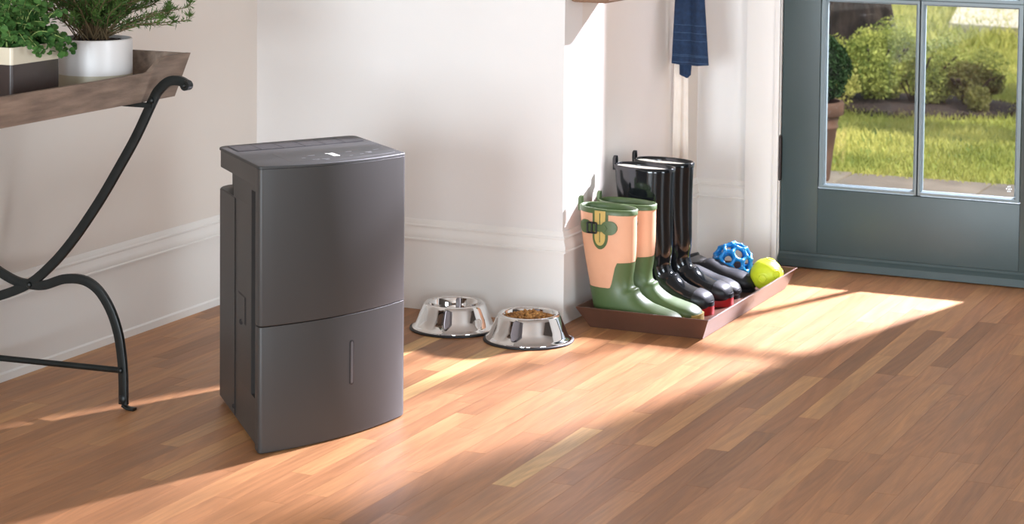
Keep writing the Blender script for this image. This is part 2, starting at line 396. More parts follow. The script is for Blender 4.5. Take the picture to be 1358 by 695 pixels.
# tree
BARK = noisy(mat('bark', (.1, .08, .07), .9), srgb(34, 27, 26), srgb(74, 60, 56), 5, .8, 14, (3, 3, .5), dist=.03)  # darkened: the trunk's shade is put into the bark colour
tree = thing('tree', 'thick dark brown tree trunk rising behind the shrub bed outside', 'tree', (-3.85, 13.75, GZ0-.02))
rings = []
for k in range(26):
    z = k/25*3.4; ring = []
    r = .20+.16*math.exp(-z*5)+.02*math.exp(-z)
    for i in range(40):
        a = 2*PI*i/40
        rr = r*(1+.06*math.sin(a*5+z*.7)+.035*math.sin(a*11+z*1.7)+.2*math.exp(-z*6)*math.sin(a*4))
        ring.append((rr*math.cos(a), rr*math.sin(a), z))
    rings.append(ring)
bm = bmesh.new(); loft(bm, rings); link('trunk', fixn(bm), BARK, tree, smooth=True)
def leafcloud(name, m, parent, centers, n, size, squash=1., kind='stuff', loc0=(0, 0, 0), shell=.6):
    """small folded leaves scattered around blob centres (x,y,z,r)"""
    V, F = [], []
    tot = sum(c[3]**2 for c in centers)
    for (cx_, cy_, cz_, r) in centers:
        for _ in range(int(n*r*r/tot)):
            d = Vector((random.gauss(0, 1), random.gauss(0, 1), random.gauss(0, 1))).normalized()
            q = r*(shell+(1-shell)*random.random()**.5)*(1+.12*noise.noise(d*3+Vector((cx_, cy_, cz_))*5))
            p = Vector((cx_, cy_, cz_))+Vector((d.x, d.y, d.z*squash))*q
            a = (d+Vector((random.gauss(0, .6), random.gauss(0, .6), random.gauss(0, .6)))).normalized()
            b = a.cross(Vector((random.gauss(0, 1), random.gauss(0, 1), random.gauss(0, 1)))).normalized()
            s = size*random.uniform(.6, 1.3); c = a.cross(b)
            i0 = len(V); V += [tuple(p-b*s), tuple(p+a*s*.45+c*s*.15), tuple(p+b*s), tuple(p-a*s*.45+c*s*.15)]
            F += [(i0, i0+1, i0+2, i0+3)]
    return pieces(name, V, F, m, parent, kind)
tc = [(random.gauss(0, 1.3), random.gauss(0, 1.0), 3.9+random.gauss(0, .5), random.uniform(.5, .9)) for _ in range(16)]
leafcloud('foliage', leafmat('tree_leaf', srgb(60, 96, 30), srgb(120, 150, 50)), tree, tc, 9000, .06)
for k in range(5):
    a = k*1.3
    link('branch', tube(bmesh.new(), spline([(0, 0, 3.2), (.4*math.cos(a), .4*math.sin(a), 3.7), (1.1*math.cos(a), .9*math.sin(a), 4.1)], 5), [.1-.006*j for j in range(11)], 8), BARK, tree, smooth=True)
# shrub bed
mulch = blades(9000, (-3.9, -2.15), (10.75, 12.2), .03, .012, noisy(mat('mulch', (.1, .05, .04), .95), srgb(30, 22, 24), srgb(70, 54, 54), 9), 'mulch',
               curve=lambda X, Y: ((X+2.86)/.60)**2+((Y-11.55)/.50)**2 < 1)
tag(mulch, 'dark brown bark mulch bed under the garden shrubs', 'mulch')
bm = bmesh.new(); lathe([(0.001, GZ0-.02), (.62, GZ0-.02), (.56, GZ0+.004), (.4, GZ0+.02), (.001, GZ0+.02)], 40, bm)
for v in bm.verts: v.co.y *= .8
link('planting_bed', bm, noisy(mat('bed_soil', (.1, .05, .04), .95), srgb(30, 22, 24), srgb(58, 44, 44), 30, .6, 60, dist=.02), kind='structure', loc=(-2.86, 11.55, 0))
sh = [('loose yellow-green shrub low beside the boxwood pot outside', -3.36, 11.25, .28, .29, (120, 136, 60), (226, 216, 140)),
      ('tall feathery green shrub in front of the tree trunk', -3.12, 11.55, .31, .36, (92, 118, 52), (204, 206, 116)),
      ('broad shrub in the middle of the mulch bed, seen through the right pane', -2.86, 11.5, .32, .33, (88, 112, 52), (196, 202, 116)),
      ('low reddish tinted shrub at the right end of the mulch bed', -2.58, 11.50, .20, .20, (70, 74, 52), (150, 150, 88)),
      ('small dark shrub low in the left pane behind the terracotta pot', -3.62, 11.6, .26, .27, (84, 104, 48), (186, 186, 104))]
for (lb, x_, y_, r, h, c1, c2) in sh:
    t = thing('garden_shrub', lb, 'shrub', (x_, y_, GZ0))
    st = bmesh.new()
    for k in range(9):
        a = random.uniform(0, 2*PI); tube(st, spline([(0, 0, -.02), (.3*r*math.cos(a), .3*r*math.sin(a), h*.4), (.75*r*math.cos(a), .75*r*math.sin(a), h*.85)], 4), .006, 5)
    link('stem', st, BARK, t)
    cc = [(random.gauss(0, r*.42), random.gauss(0, r*.42), h*random.uniform(.35, .9), r*random.uniform(.28, .5)) for _ in range(12)]
    leafcloud('foliage', leafmat('shrub_leaf', srgb(*c1), srgb(*c2), 9), t, cc, 9500, .0115, 1, shell=.2)
PATHM = noisy(mat('pale_gravel', (.5, .48, .45), .9), srgb(176, 168, 150), srgb(222, 214, 205), 12, .4, 90, dist=.01)
bm = bmesh.new(); loft(bm, [[(x_, y_, GZ0-.02) for x_, y_ in ((-3.80, 16.3), (3, 14.2), (3, 21), (-4.35, 19.2))], [(x_, y_, GZ0+.05) for x_, y_ in ((-3.80, 16.3), (3, 14.2), (3, 21), (-4.35, 19.2))]])
link('garden_path', fixn(bm), PATHM, kind='structure')
t2 = thing('shade_tree', 'leafy tree right of the door view whose shade falls on the lawn', 'tree', (2.6, 9.3, GZ0-.02))
link('trunk', tube(bmesh.new(), [(0, 0, 0), (.03, 0, 1.6), (0, .05, 3.6)], [.13, .1, .06], 14), BARK, t2, smooth=True)
leafcloud('foliage', bpy.data.materials['tree_leaf'], t2, [(random.gauss(-.6, .7), random.gauss(.5, .9), 4.0+random.gauss(0, .35), random.uniform(.22, .42)) for _ in range(13)], 5200, .06)
# boxwood in terracotta pot
TERRA = noisy(mat('terracotta', (.4, .2, .1), .8), srgb(74, 54, 45), srgb(98, 71, 58), 9, .3, 80)  # darker clay, with the pot's shade worked into the colour
pot = thing('boxwood_planter', 'clipped boxwood ball in a tall terracotta pot outside the glass door', 'planter', (-2.61, 8.72, GZ0+.001))
link('pot', lathe([(.001, 0), (.082, 0), (.086, .01), (.098, .12), (.112, .22), (.118, .225), (.118, .232), (.114, .238), (.120, .27), (.128, .275), (.138, .28), (.140, .325), (.136, .335), (.122, .335), (.118, .31), (.001, .31)], 48), TERRA, pot, smooth=True)
leafcloud('foliage', leafmat('boxwood_leaf', srgb(18, 40, 20), srgb(46, 76, 36), 20, .15), pot, [(0, 0, .47, .165)], 7000, .011, .95, shell=.72)
link('stem', tube(bmesh.new(), [(0, 0, .31), (0, 0, .45)], .012, 8), BARK, pot)
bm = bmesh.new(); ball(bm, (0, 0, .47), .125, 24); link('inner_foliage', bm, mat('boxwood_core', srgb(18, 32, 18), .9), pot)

# ------------------------------------------------------------------ dehumidifier
dh = thing('dehumidifier', 'dark grey upright dehumidifier with a water bucket standing on the oak floor', 'dehumidifier', (-2.338, 3.853, 0))
GR = noisy(mat('grey_plastic', (.07, .07, .07), .46, spec=.38), srgb(54, 51, 49), srgb(56, 53, 51), 3)
GRT = mat('grey_plastic_top', srgb(56, 55, 54), .55, spec=.35)
DK = mat('dark_slot', srgb(30, 28, 29), .5)
U = Vector((.126, .416)); Vv = Vector((-.331, .363)); NF = Vector((U.y, -U.x)).normalized()
def W(s, t, k):
    hh = ((.612*(1-s)+.596*s)*(1-t)+(.586*(1-s)+.570*s)*t)*k
    p = U*s+Vv*t+NF*(.030*4*s*(1-s)*max(0, 1-t))*(1 if 0 <= s <= 1 else 0)
    return (p.x, p.y, hh)
WS, WT = U.length, Vv.length
def outline(s0, s1, t0, t1, rf=.016, rb=.03, notch=None, ns=14):
    """counter-clockwise outline in (s,t); rounded corners; many points along the bowed front"""
    P = []
    def arc(cx_, cy_, r, a0, n=6):
        for i in range(n+1):
            a = a0+PI/2*i/n; P.append((cx_+r/WS*math.cos(a), cy_+r/WT*math.sin(a)))
    arc(s0+rf/WS, t0+rf/WT, rf, PI)
    for i in range(1, ns): P.append((s0+rf/WS+(s1-s0-2*rf/WS)*i/ns, t0))
    arc(s1-rf/WS, t0+rf/WT, rf, -PI/2)
    arc(s1-rb/WS, t1-rb/WT, rb, 0)
    arc(s0+rb/WS, t1-rb/WT, rb, PI/2)
    return P
def inset(P, d):
    c = (sum(p[0] for p in P)/len(P), sum(p[1] for p in P)/len(P))
    out = []
    for (s, t) in P:
        ds, dt = s-c[0], t-c[1]
        out.append((s-d/WS*max(-1, min(1, ds/.42)), t-d/WT*max(-1, min(1, dt/(.42*max(.05, max(p[1] for p in P)-min(p[1] for p in P)))))))
    return out
def slab(bm, P, k0, k1, r0=0, r1=0):
    """extrude outline between heights (fractions), optional rounding radius in metres at bottom / top"""
    lev = []
    n = 4
    if r0:
        for i in range(n): a = PI/2*i/n; lev.append((k0+(1-math.sin(a))*r0/.6 if False else k0+(1-math.cos(a))*r0/.6*1.0, r0*(1-math.sin(a))))
    lev.append((k0+(r0/.6 if r0 else 0), 0)); lev.append((k1-(r1/.6 if r1 else 0), 0))
    if r1:
        for i in range(1, n+1): a = PI/2*i/n; lev.append((k1-r1/.6+math.sin(a)*r1/.6, r1*(1-math.cos(a))))
    loft(bm, [[W(s, t, k) for s, t in (inset(P, d) if d else P)] for k, d in lev]); return bm
TB_, TF_ = 1.0, .055
full = lambda: outline(0, 1, TF_, TB_, .003, .03)
def slotted(notch=False):
    # outline with a vertical groove near the front of both sides, optional corner hand-hold notches at the back
    P = []
    a, b, g = .075, .175, .05
    P += [(0, TF_)] + [(i/14, TF_) for i in range(1, 14)] + [(1, TF_), (1, a), (1-g, a), (1-g, b), (1, b)]
    if notch: P += [(1, .60), (.985, .615), (.90, .63), (.90, 1.0)]
    else: P += [(1, .93), (.97, .975), (.93, 1.0)]
    if notch: P += [(.10, 1.0), (.10, .63), (.015, .615), (0, .60)]
    else: P += [(.07, 1.0), (.03, .975), (0, .93)]
    P += [(0, b), (g, b), (g, a), (0, a)]
    return P
def plain(notch=False):
    P = [(0, TF_)] + [(i/14, TF_) for i in range(1, 14)] + [(1, TF_)]
    P += [(1, .60), (.985, .615), (.90, .63), (.90, 1.0)] if notch else [(1, .93), (.97, .975), (.93, 1.0)]
    P += [(.10, 1.0), (.10, .63), (.015, .615), (0, .60)] if notch else [(.07, 1.0), (.03, .975), (0, .93)]
    return P
bm = bmesh.new()
slab(bm, plain(), .022, .18); slab(bm, slotted(), .18, .843); slab(bm, slotted(True), .843, .905); slab(bm, plain(True), .905, .925); slab(bm, plain(), .925, .9885)
body = link('body', fixn(bm), GR, dh)
bm = bmesh.new(); slab(bm, outline(-.004, 1.004, -.006, TB_, .012, .03), .9900, 1.0, 0, .0022); link('top_panel', fixn(bm), GRT, dh, smooth=False)
bm = bmesh.new(); slab(bm, outline(-.004, 1.004, -.006, TF_+.02, .012, .001), .4460, .9890, .002, .0004); link('front_panel', fixn(bm), GR, dh)
bm = bmesh.new(); slab(bm, outline(-.004, 1.004, -.006, TF_+.02, .012, .001), .004, .4430, .003, .0006); bucket = link('water_bucket', fixn(bm), GR, dh)
# slot lining, window, base
bm = bmesh.new(); slab(bm, [(.047, .078), (.053, .078), (.053, .172), (.047, .172)], .182, .903); link('side_slot', fixn(bm), DK, dh, label='dark vertical slot in the side')
bm = bmesh.new()
Q = []
for i in range(24):
    a = 2*PI*i/24; q = 1 if math.sin(a) >= 0 else -1
    Q.append((.553+.0145*math.cos(a), .268+q*.072+.0098*math.sin(a)))
def bowed(s, k, off):
    w_ = W(s, -.006, k); return (w_[0]+NF.x*off, w_[1]+NF.y*off, w_[2])
vs = [[bm.verts.new(bowed(s, k, o)) for s, k in Q] for o in (-.004, .0012, .0012)]
for i, (s, k) in enumerate(Q): vs[2][i].co = Vector(bowed(.553+(s-.553)*.8, .268+(k-.268)*.97, .0014))
for a, b in zip(vs, vs[1:]):
    for i in range(24): bm.faces.new((a[i], a[(i+1) % 24], b[(i+1) % 24], b[i]))
bm.faces.new(vs[2]); link('level_window', fixn(bm), [mat('window_smoke', srgb(50, 48, 49), .2)], bucket, label='narrow dark water level window')
bm = bmesh.new(); q = 1
vs = [[bm.verts.new(bowed(.553+(s-.553)*.52, .268+(k-.268)*.93, o)) for s, k in Q] for o in (.001, .0017)]
for i in range(24): bm.faces.new((vs[0][i], vs[0][(i+1) % 24], vs[1][(i+1) % 24], vs[1][i]))
bm.faces.new(vs[1]); link('window_inlay', fixn(bm), mat('window_inlay', srgb(84, 82, 83), .3), bucket)
# rear cover seam on the left side, hatch and screws
def sideplate(t0, t1, k0, k1, off, th, m, name, parent=dh, label=None):
    bm = bmesh.new(); n = -U.normalized()
    vs = []
    for (t, k) in ((t0, k0), (t1, k0), (t1, k1), (t0, k1)):
        w_ = Vector(W(0, t, k)); vs.append((w_+Vector((n.x, n.y, 0))*off, w_+Vector((n.x, n.y, 0))*(off+th)))
    a = [bm.verts.new(v[0]) for v in vs]; b = [bm.verts.new(v[1]) for v in vs]
    for i in range(4): bm.faces.new((a[i], a[(i+1) % 4], b[(i+1) % 4], b[i]))
    bm.faces.new(b); bm.faces.new(a[::-1]); return link(name, fixn(bm), m, parent, label=label)
sideplate(.545, .552, .03, .84, -.001, .0013, DK, 'seam')
sideplate(.555, .93, .026, .840, -.001, .0030, GR, 'rear_cover')
hatch = sideplate(.30, .48, .403, .505, -.001, .0016, DK, 'hatch_gap')
sideplate(.312, .468, .407, .501, -.001, .0030, GR, 'hatch')
def dot(t, k, r, m, name, parent=dh, off=.002):
    w_ = Vector(W(0, t, k)); n = -U.normalized(); p = w_+Vector((n.x, n.y, 0))*off
    bm = bmesh.new(); tube(bm, [p-Vector((n.x, n.y, 0))*.004, p], r, 12); return link(name, bm, m, parent)
dot(.39, .404, .0065, DK, 'screw', off=.0028); dot(.565, .058, .0055, DK, 'screw', off=.0032)
# hand-hold inner lip
bm = bmesh.new(); slab(bm, [(.10, .64), (.12, .64), (.12, .98), (.10, .98)], .845, .923); link('handle_recess', fixn(bm), mat('handle_dark', srgb(58, 56, 56), .5), dh)
# top: recessed louvre strip
bm = bmesh.new(); L0, L1 = .665, .955
slab(bm, [(.045, L0), (.955, L0), (.955, L1), (.045, L1)], .9985, 1.0006); link('vent_recess', fixn(bm), DK, dh)
bm = bmesh.new()
for i in range(9):
    t0 = L0+.012+i*(L1-L0-.02)/9
    for j in range(6):
        s0 = .05+j*.151; slab(bm, [(s0, t0), (s0+.145, t0), (s0+.145, t0+.017), (s0, t0+.017)], 1.0002, 1.0035)
link('vent_slats', fixn(bm), mat('slat_plastic', srgb(62, 59, 60), .45), dh, kind='stuff')
bm = bmesh.new(); slab(bm, outline(.20, .96, .08, .50, .02, .02), .9996, 1.0012, 0, .0004); panel = link('control_panel', fixn(bm), mat('panel_gloss', srgb(50, 49, 48), .5, spec=.35), dh)
ICON = mat('icon_print', srgb(140, 140, 142), .5)
def topmark(segs, m, name, k=1.0013, wd=.0012):
    bm = bmesh.new()
    for (a, b, c, d) in segs:
        p, q = Vector(W(a, b, k)), Vector(W(c, d, k)); dr = (q-p).normalized(); nn = Vector((-dr.y, dr.x, 0))*wd
        v = [bm.verts.new(z) for z in (p-nn, q-nn, q+nn, p+nn)]; f = bm.faces.new(v)
    fixn(bm)
    g = bmesh.ops.extrude_face_region(bm, geom=bm.faces[:]); bmesh.ops.translate(bm, verts=[v for v in g['geom'] if isinstance(v, bmesh.types.BMVert)], vec=(0, 0, .0004))
    return link(name, fixn(bm), m, panel)
LED = mat('led_white', (1, 1, 1), .4, emit=(1.1, 1.1, 1.1))
def digit(s, t, segs):
    a, b = .018, .062; P = {'a': (s, t+2*b, s+a, t+2*b), 'b': (s+a, t+2*b, s+a, t+b), 'c': (s+a, t+b, s+a, t), 'd': (s, t, s+a, t), 'e': (s, t+b, s, t), 'f': (s, t+2*b, s, t+b)}
    return [P[q] for q in segs]
topmark(digit(.490, .175, 'abc')+digit(.523, .175, 'abcdef'), LED, 'humidity_display', wd=.0009, k=1.003)
for i, (s, t) in enumerate(((.31, .20), (.385, .27), (.36, .12), (.42, .11), (.61, .14), (.655, .29), (.70, .16), (.77, .20), (.86, .25))):
    d = .012 if i in (0, 4, 6) else .022
    topmark([(s-d, t, s+d, t)] + ([(s-d*.6, t-.03, s+d*.6, t-.03)] if i in (2, 3, 7) else []), ICON, 'touch_icon', wd=(.0017 if i in (1, 5, 3, 7) else .0011), k=1.0027)
for s, t in ((.12, .16), (.88, .16), (.12, .88), (.88, .88)):
    p = W(s, t, 0); bm = bmesh.new(); ball(bm, (p[0], p[1], .009), .009, 12); link('caster', bm, DK, dh)

# ------------------------------------------------------------------ pet bowls
CHROME = noisy(mat('polished_steel', (.8, .78, .76), .035, metal=1), (.78, .77, .76), (.74, .73, .72), 4)
RUB = mat('black_rubber', (.012, .012, .013), .5)
FOOD = noisy(mat('kibble', (.4, .2, .06), .7), srgb(120, 72, 30), srgb(196, 140, 74), 90)
def bowl(loc, label, rot=0):
    t = thing('pet_bowl', label, 'bowl', loc, rot, 'steel pet bowls by the middle wall')
    prof = [(.001, .008), (.100, .006), (.1125, .0045), (.1135, .0065), (.111, .010), (.1065, .0125), (.103, .016), (.096, .034), (.084, .062), (.0815, .0675), (.0785, .0705), (.0745, .0715), (.0705, .0705), (.068, .067), (.065, .050), (.060, .032), (.050, .024), (.001, .022)]
    o = link('bowl', lathe(prof, 96), CHROME, t, smooth=True)
    link('rubber_base', lathe([(.090, .0), (.117, .0), (.1185, .002), (.1175, .0055), (.114, .0065), (.1125, .0042), (.090, .0042)], 96), RUB, t, smooth=True)
    return t
bowl((-2.493, 5.100, 0), 'empty polished steel pet bowl between the dehumidifier and the wall')
bowl((-2.262, 5.068, 0), 'polished steel pet bowl heaped with brown kibble by the wall corner')
bm = bmesh.new()
spots = []
for k in range(9000):
    a = random.uniform(0, 2*PI); r = .0625*math.sqrt(random.random()); lay = 0 if k < 6000 else 1
    if lay and r > .034: continue
    p = (r*math.cos(a), r*math.sin(a), lay)
    if all((p[0]-q[0])**2+(p[1]-q[1])**2 > .0088**2 for q in spots if q[2] == lay): spots.append(p)
for (px_, py_, lay) in spots:
    r = math.hypot(px_, py_)
    z = .0585+.012*math.exp(-(r/.036)**2)+random.uniform(-.0025, .0025)+lay*.006*(1-r/.05)
    b2 = bmesh.new(); bmesh.ops.create_icosphere(b2, subdivisions=2, radius=1)
    rot = Matrix.Rotation(random.uniform(0, 6), 3, Vector((random.random()-.5, random.random()-.5, (random.random()-.5)*.5)).normalized())
    me = bpy.data.meshes.new('t'); q = random.uniform(.9, 1.15)
    for v in b2.verts: v.co = rot @ Vector((v.co.x*.0056*q, v.co.y*.0050*q, v.co.z*.0036))+Vector((px_, py_, z))
    b2.to_mesh(me); bm.from_mesh(me); b2.free(); bpy.data.meshes.remove(me)
base = bmesh.new(); lathe([(.0005, .045), (.0625, .045), (.0625, .054), (.036, .060), (.0005, .066)], 32, base); me = bpy.data.meshes.new('t'); base.to_mesh(me); bm.from_mesh(me); base.free(); bpy.data.meshes.remove(me)
tag(link('kibble', bm, FOOD, kind='stuff', loc=(-2.262, 5.068, 0), smooth=True), 'brown dry kibble heaped in the right steel bowl', 'pet food')

# ------------------------------------------------------------------ boot tray
TRAYM = noisy(mat('brown_leatherette', (.1, .05, .03), .33, coat=.1), srgb(78, 52, 41), srgb(92, 62, 50), 6, .25, 90, dist=.001)
TX0, TX1, TY0, TY1 = -2.215, -1.832, 5.242, 6.02
TX0 = -2.205
tray = thing('boot_tray', 'long brown shallow boot tray with flared sides on the floor along the nook wall', 'tray', ((TX0+TX1)/2, (TY0+TY1)/2, 0))
hx, hy, f_, tz, th = (TX1-TX0)/2, (TY1-TY0)/2, .028, .060, .005
link('tray_base', B(-hx+f_+.001, hx-f_-.001, -hy+f_+.011, hy-f_-.001, .001, .007), TRAYM, tray)
def tside(c0, c1):
    (x0, y0), (x1, y1) = c0, c1     # signs of two rim corners
    bm = bmesh.new(); out = []
    for (sx, sy) in (c0, c1):
        fy = f_+(.010 if sy < 0 else 0)
        prof = [(hx-f_, hy-fy, 0.0005), (hx, hy, tz-.001), (hx-.001, hy-.001, tz), (hx-th, hy-th, tz), (hx-f_-th, hy-fy-th, .0075), (hx-f_-th, hy-fy-th, .0005)]
        out.append([(sx*a, sy*b, c) for a, b, c in prof])
    loft(bm, out); return fixn(bm)
for c in (((-1, -1), (1, -1)), ((1, -1), (1, 1)), ((1, 1), (-1, 1)), ((-1, 1), (-1, -1))): link('tray_side', tside(*c), TRAYM, tray)
FLZ = .0075

# ------------------------------------------------------------------ boots
def ring(cx_, cz, tilt, ra, rb, n=72, zmin=None, e=2.0, yo=0):
    """ellipse-like section; tilt 0 = horizontal, 90 = upright facing the toe"""
    P = []; t = math.radians(tilt)
    for i in range(n):
        a = 2*PI*i/n; c, s = math.cos(a), math.sin(a)
        c = math.copysign(abs(c)**(2/e), c); s = math.copysign(abs(s)**(2/e), s)
        x = cx_+ra*c*math.cos(t); z = cz+ra*c*math.sin(t)
        y = rb*s+yo
        if zmin is not None and z < zmin: z = zmin
        P.append((x, y, z))
    return P
def interp(rows, n):
    """smooth interpolation of section rows"""
    rows = np.array(rows, float); out = []
    m = len(rows)
    for i in range(m-1):
        p0, p1, p2, p3 = rows[max(i-1, 0)], rows[i], rows[i+1], rows[min(i+2, m-1)]
        for k in range(n):
            t = k/n; out.append(.5*((2*p1)+(p2-p0)*t+(2*p0-5*p1+4*p2-p3)*t*t+(3*p1-p0-3*p2+p3)*t**3))
    out.append(rows[-1]); return out
def sole_bm(heel, toe, wh, wb, z0, z1, n=48, grow=0, heelcut=True, x0=None, x1=None):
    P = []
    L = toe-heel
    for i in range(n):
        a = 2*PI*i/n; c, s = math.cos(a), math.sin(a)
        x = (heel+toe)/2+(L/2+grow)*math.copysign(abs(c)**.85, c)
        u = (x-heel)/L; u = min(1, max(0, u))
        wdt = wh+(wb-wh)*(.5-.5*math.cos(PI*min(1, u/.68))) - .008*math.exp(-((u-.38)/.14)**2)
        P.append((x, (wdt+grow)*math.copysign(abs(s)**.8, s), 0))
    bm = bmesh.new(); loft(bm, [[(p[0], p[1], z0+.0) for p in P], [(p[0], p[1], z1) for p in P]]); return fixn(bm)
def make_boot(name, label, cat, loc, rz, rows, mats, split=None, rim=None, soles=(), group=None, lining=None, top_open=True, thick=.004):
    t = thing(name, label, cat, loc, rz, group)
    secs = interp(rows, 12)
    bmA, bmB = bmesh.new(), bmesh.new()
    rings_ = np.array([ring(r[0], r[1], r[2], r[3], r[4], zmin=.006, e=r[5]) for r in secs])
    m_, n = rings_.shape[:2]
    def at_(j, q):
        i = min(m_-2, int(q)); return rings_[i, j]*(1-q+i)+rings_[i+1, j]*(q-i)
    cross = []
    for j in range(n):
        c = None
        if split:
            for q in range(m_-1):
                a, b = split(rings_[q, j]), split(rings_[q+1, j])
                if a > 0 >= b: c = q+a/(a-b); break
        cross.append(c or 0.)
    def mk(name_, rr, m, capend, grow=0):
        bm = bmesh.new(); vs = loft(bm, rr, False, capend); bmesh.ops.remove_doubles(bm, verts=bm.verts, dist=.00002); fixn(bm); bm.normal_update()
        if grow:
            for v in bm.verts: v.co += v.normal*grow
        return link(name_, bm, m, t, smooth=True)
    if split:
        mk('shaft', [[tuple(at_(j, cross[j]*u/40)) for j in range(n)] for u in range(41)], mats['shaft'], False)
        mk('foot', [[tuple(at_(j, cross[j]+(m_-1-cross[j])*u/90)) for j in range(n)] for u in range(91)], mats['foot'], True, .0014)
    else: mk('boot_body', [[tuple(p) for p in r] for r in rings_], mats['foot'], True)
    # lining: inner wall below the open top
    if top_open:
        r = secs[0]; inn = []
        for q, dz in ((1, 0), (1, -.0), (.99, -.10), (.9, -.16)):
            rr = secs[0] if dz == 0 else min(secs, key=lambda s_: abs(s_[1]-(secs[0][1]+dz)))
            inn.append(ring(rr[0], rr[1], rr[2], rr[3]*q-thick, rr[4]*q-thick, e=rr[5]))
        bm = bmesh.new(); vs = loft(bm, inn[1:], False, True); fixn(bm)
        link('lining', bm, lining or mats['foot'], t, smooth=True)
        # rim band
        zt = rim or .012
        o1 = ring(r[0], r[1], r[2], r[3]+.0022, r[4]+.0022, e=r[5]); r2 = min(secs, key=lambda s_: abs(s_[1]-(secs[0][1]-zt)))
        o2 = [(p[0], p[1], p[2]-zt) for p in ring(r2[0], r[1], r[2], r2[3]+.0022, r2[4]+.0022, e=r[5])]
        o0 = [(p[0], p[1], p[2]+.002) for p in ring(r[0], r[1], r[2], r[3]-.0008, r[4]-.0008, e=r[5])]
        i1 = ring(r[0], r[1], r[2], r[3]-thick-.0005, r[4]-thick-.0005, e=r[5]); i2 = [(p[0], p[1], p[2]-zt) for p in i1]
        bm = bmesh.new(); loft(bm, [o2, o1, o0, i1, i2], False, False); link('rim', fixn(bm), mats['rim'], t, smooth=True)
        lp = bmesh.new(); bx, bz = r[0]-r[3]*math.cos(math.radians(r[2])), r[1]-r[3]*math.sin(math.radians(r[2]))
        tube(lp, spline([(bx-.003, -.006, bz-.018), (bx-.004, -.006, bz+.012), (bx-.002, 0, bz+.020), (bx-.003, .006, bz+.012), (bx-.003, .006, bz-.018)], 5), 1, 8, flat=(.0018, .005), up=Vector((1, 0, 0)))
        link('pull_loop', lp, mats['rim'], t, smooth=True)
    for nm, args, m, kw in soles:
        link(nm, sole_bm(*args, **kw), m, t)
    return t

GREEN = noisy(mat('green_rubber', (.1, .15, .05), .42), srgb(70, 88, 50), srgb(80, 98, 58), 9)
TAN = noisy(mat('tan_canvas', (.6, .35, .22), .6), srgb(208, 152, 118), srgb(216, 162, 128), 12, .15, 500)
YEL = mat('mustard_rubber', srgb(190, 160, 90), .5)
BLKG = mat('black_gloss_rubber', (.006, .007, .008), .10, spec=.4, coat=.15)
BLKM = noisy(mat('black_satin_rubber', (.02, .02, .022), .40, spec=.35), (.010, .010, .012), (.016, .016, .018), 14)
WHT = noisy(mat('white_lining', (.7, .68, .62), .8), srgb(222, 216, 204), srgb(230, 225, 215), 30)
RED = mat('red_rubber', srgb(170, 26, 30), .4)
# rows: centre x, centre z, tilt, half length, half width, squareness
green_rows = [(.000, .310, -2, .079, .050, 2.2), (.002, .250, -1, .077, .050, 2.2), (.006, .190, 1, .072, .048, 2.2), (.008, .145, 4, .065, .044, 2.2), (.010, .112, 8, .060, .041, 2.2),
              (.016, .085, 16, .060, .040, 2.2), (.030, .060, 34, .066, .040, 2.3), (.064, .042, 58, .050, .041, 2.3), (.110, .031, 76, .033, .043, 2.4), (.150, .026, 84, .025, .045, 2.4), (.185, .022, 88, .019, .043, 2.4), (.204, .018, 90, .013, .032, 2.3), (.214, .015, 90, .006, .016, 2)]
black_rows = [(.000, .392, -1, .086, .055, 2.2), (.002, .330, 1, .082, .054, 2.2), (.008, .260, 2, .075, .051, 2.2), (.020, .190, 4, .064, .046, 2.2), (.026, .150, 6, .057, .043, 2.2), (.028, .118, 8, .052, .040, 2.2),
              (.032, .090, 16, .057, .039, 2.2), (.044, .066, 32, .065, .040, 2.3), (.076, .052, 56, .052, .041, 2.3), (.110, .044, 72, .038, .043, 2.4), (.142, .039, 82, .031, .045, 2.4), (.174, .036, 86, .026, .043, 2.4), (.196, .034, 90, .019, .033, 2.3), (.206, .030, 90, .008, .016, 2)]
clog_rows = [(-.030, .075, 20, .046, .038, 2.2), (-.026, .060, 20, .052, .039, 2.2), (-.008, .045, 32, .062, .040, 2.3), (.030, .040, 52, .052, .041, 2.3), (.072, .036, 70, .040, .042, 2.4),
             (.118, .030, 82, .031, .043, 2.4), (.158, .027, 86, .025, .042, 2.4), (.186, .023, 90, .019, .034, 2.3), (.200, .019, 90, .009, .017, 2)]
def gsplit(c): 
    x, y, z = c
    u = min(1, max(0, (x-.022)/.022)); line = .098+.070*u*u*(3-2*u)
    return z-line
gm = {'shaft': TAN, 'foot': GREEN, 'rim': GREEN}
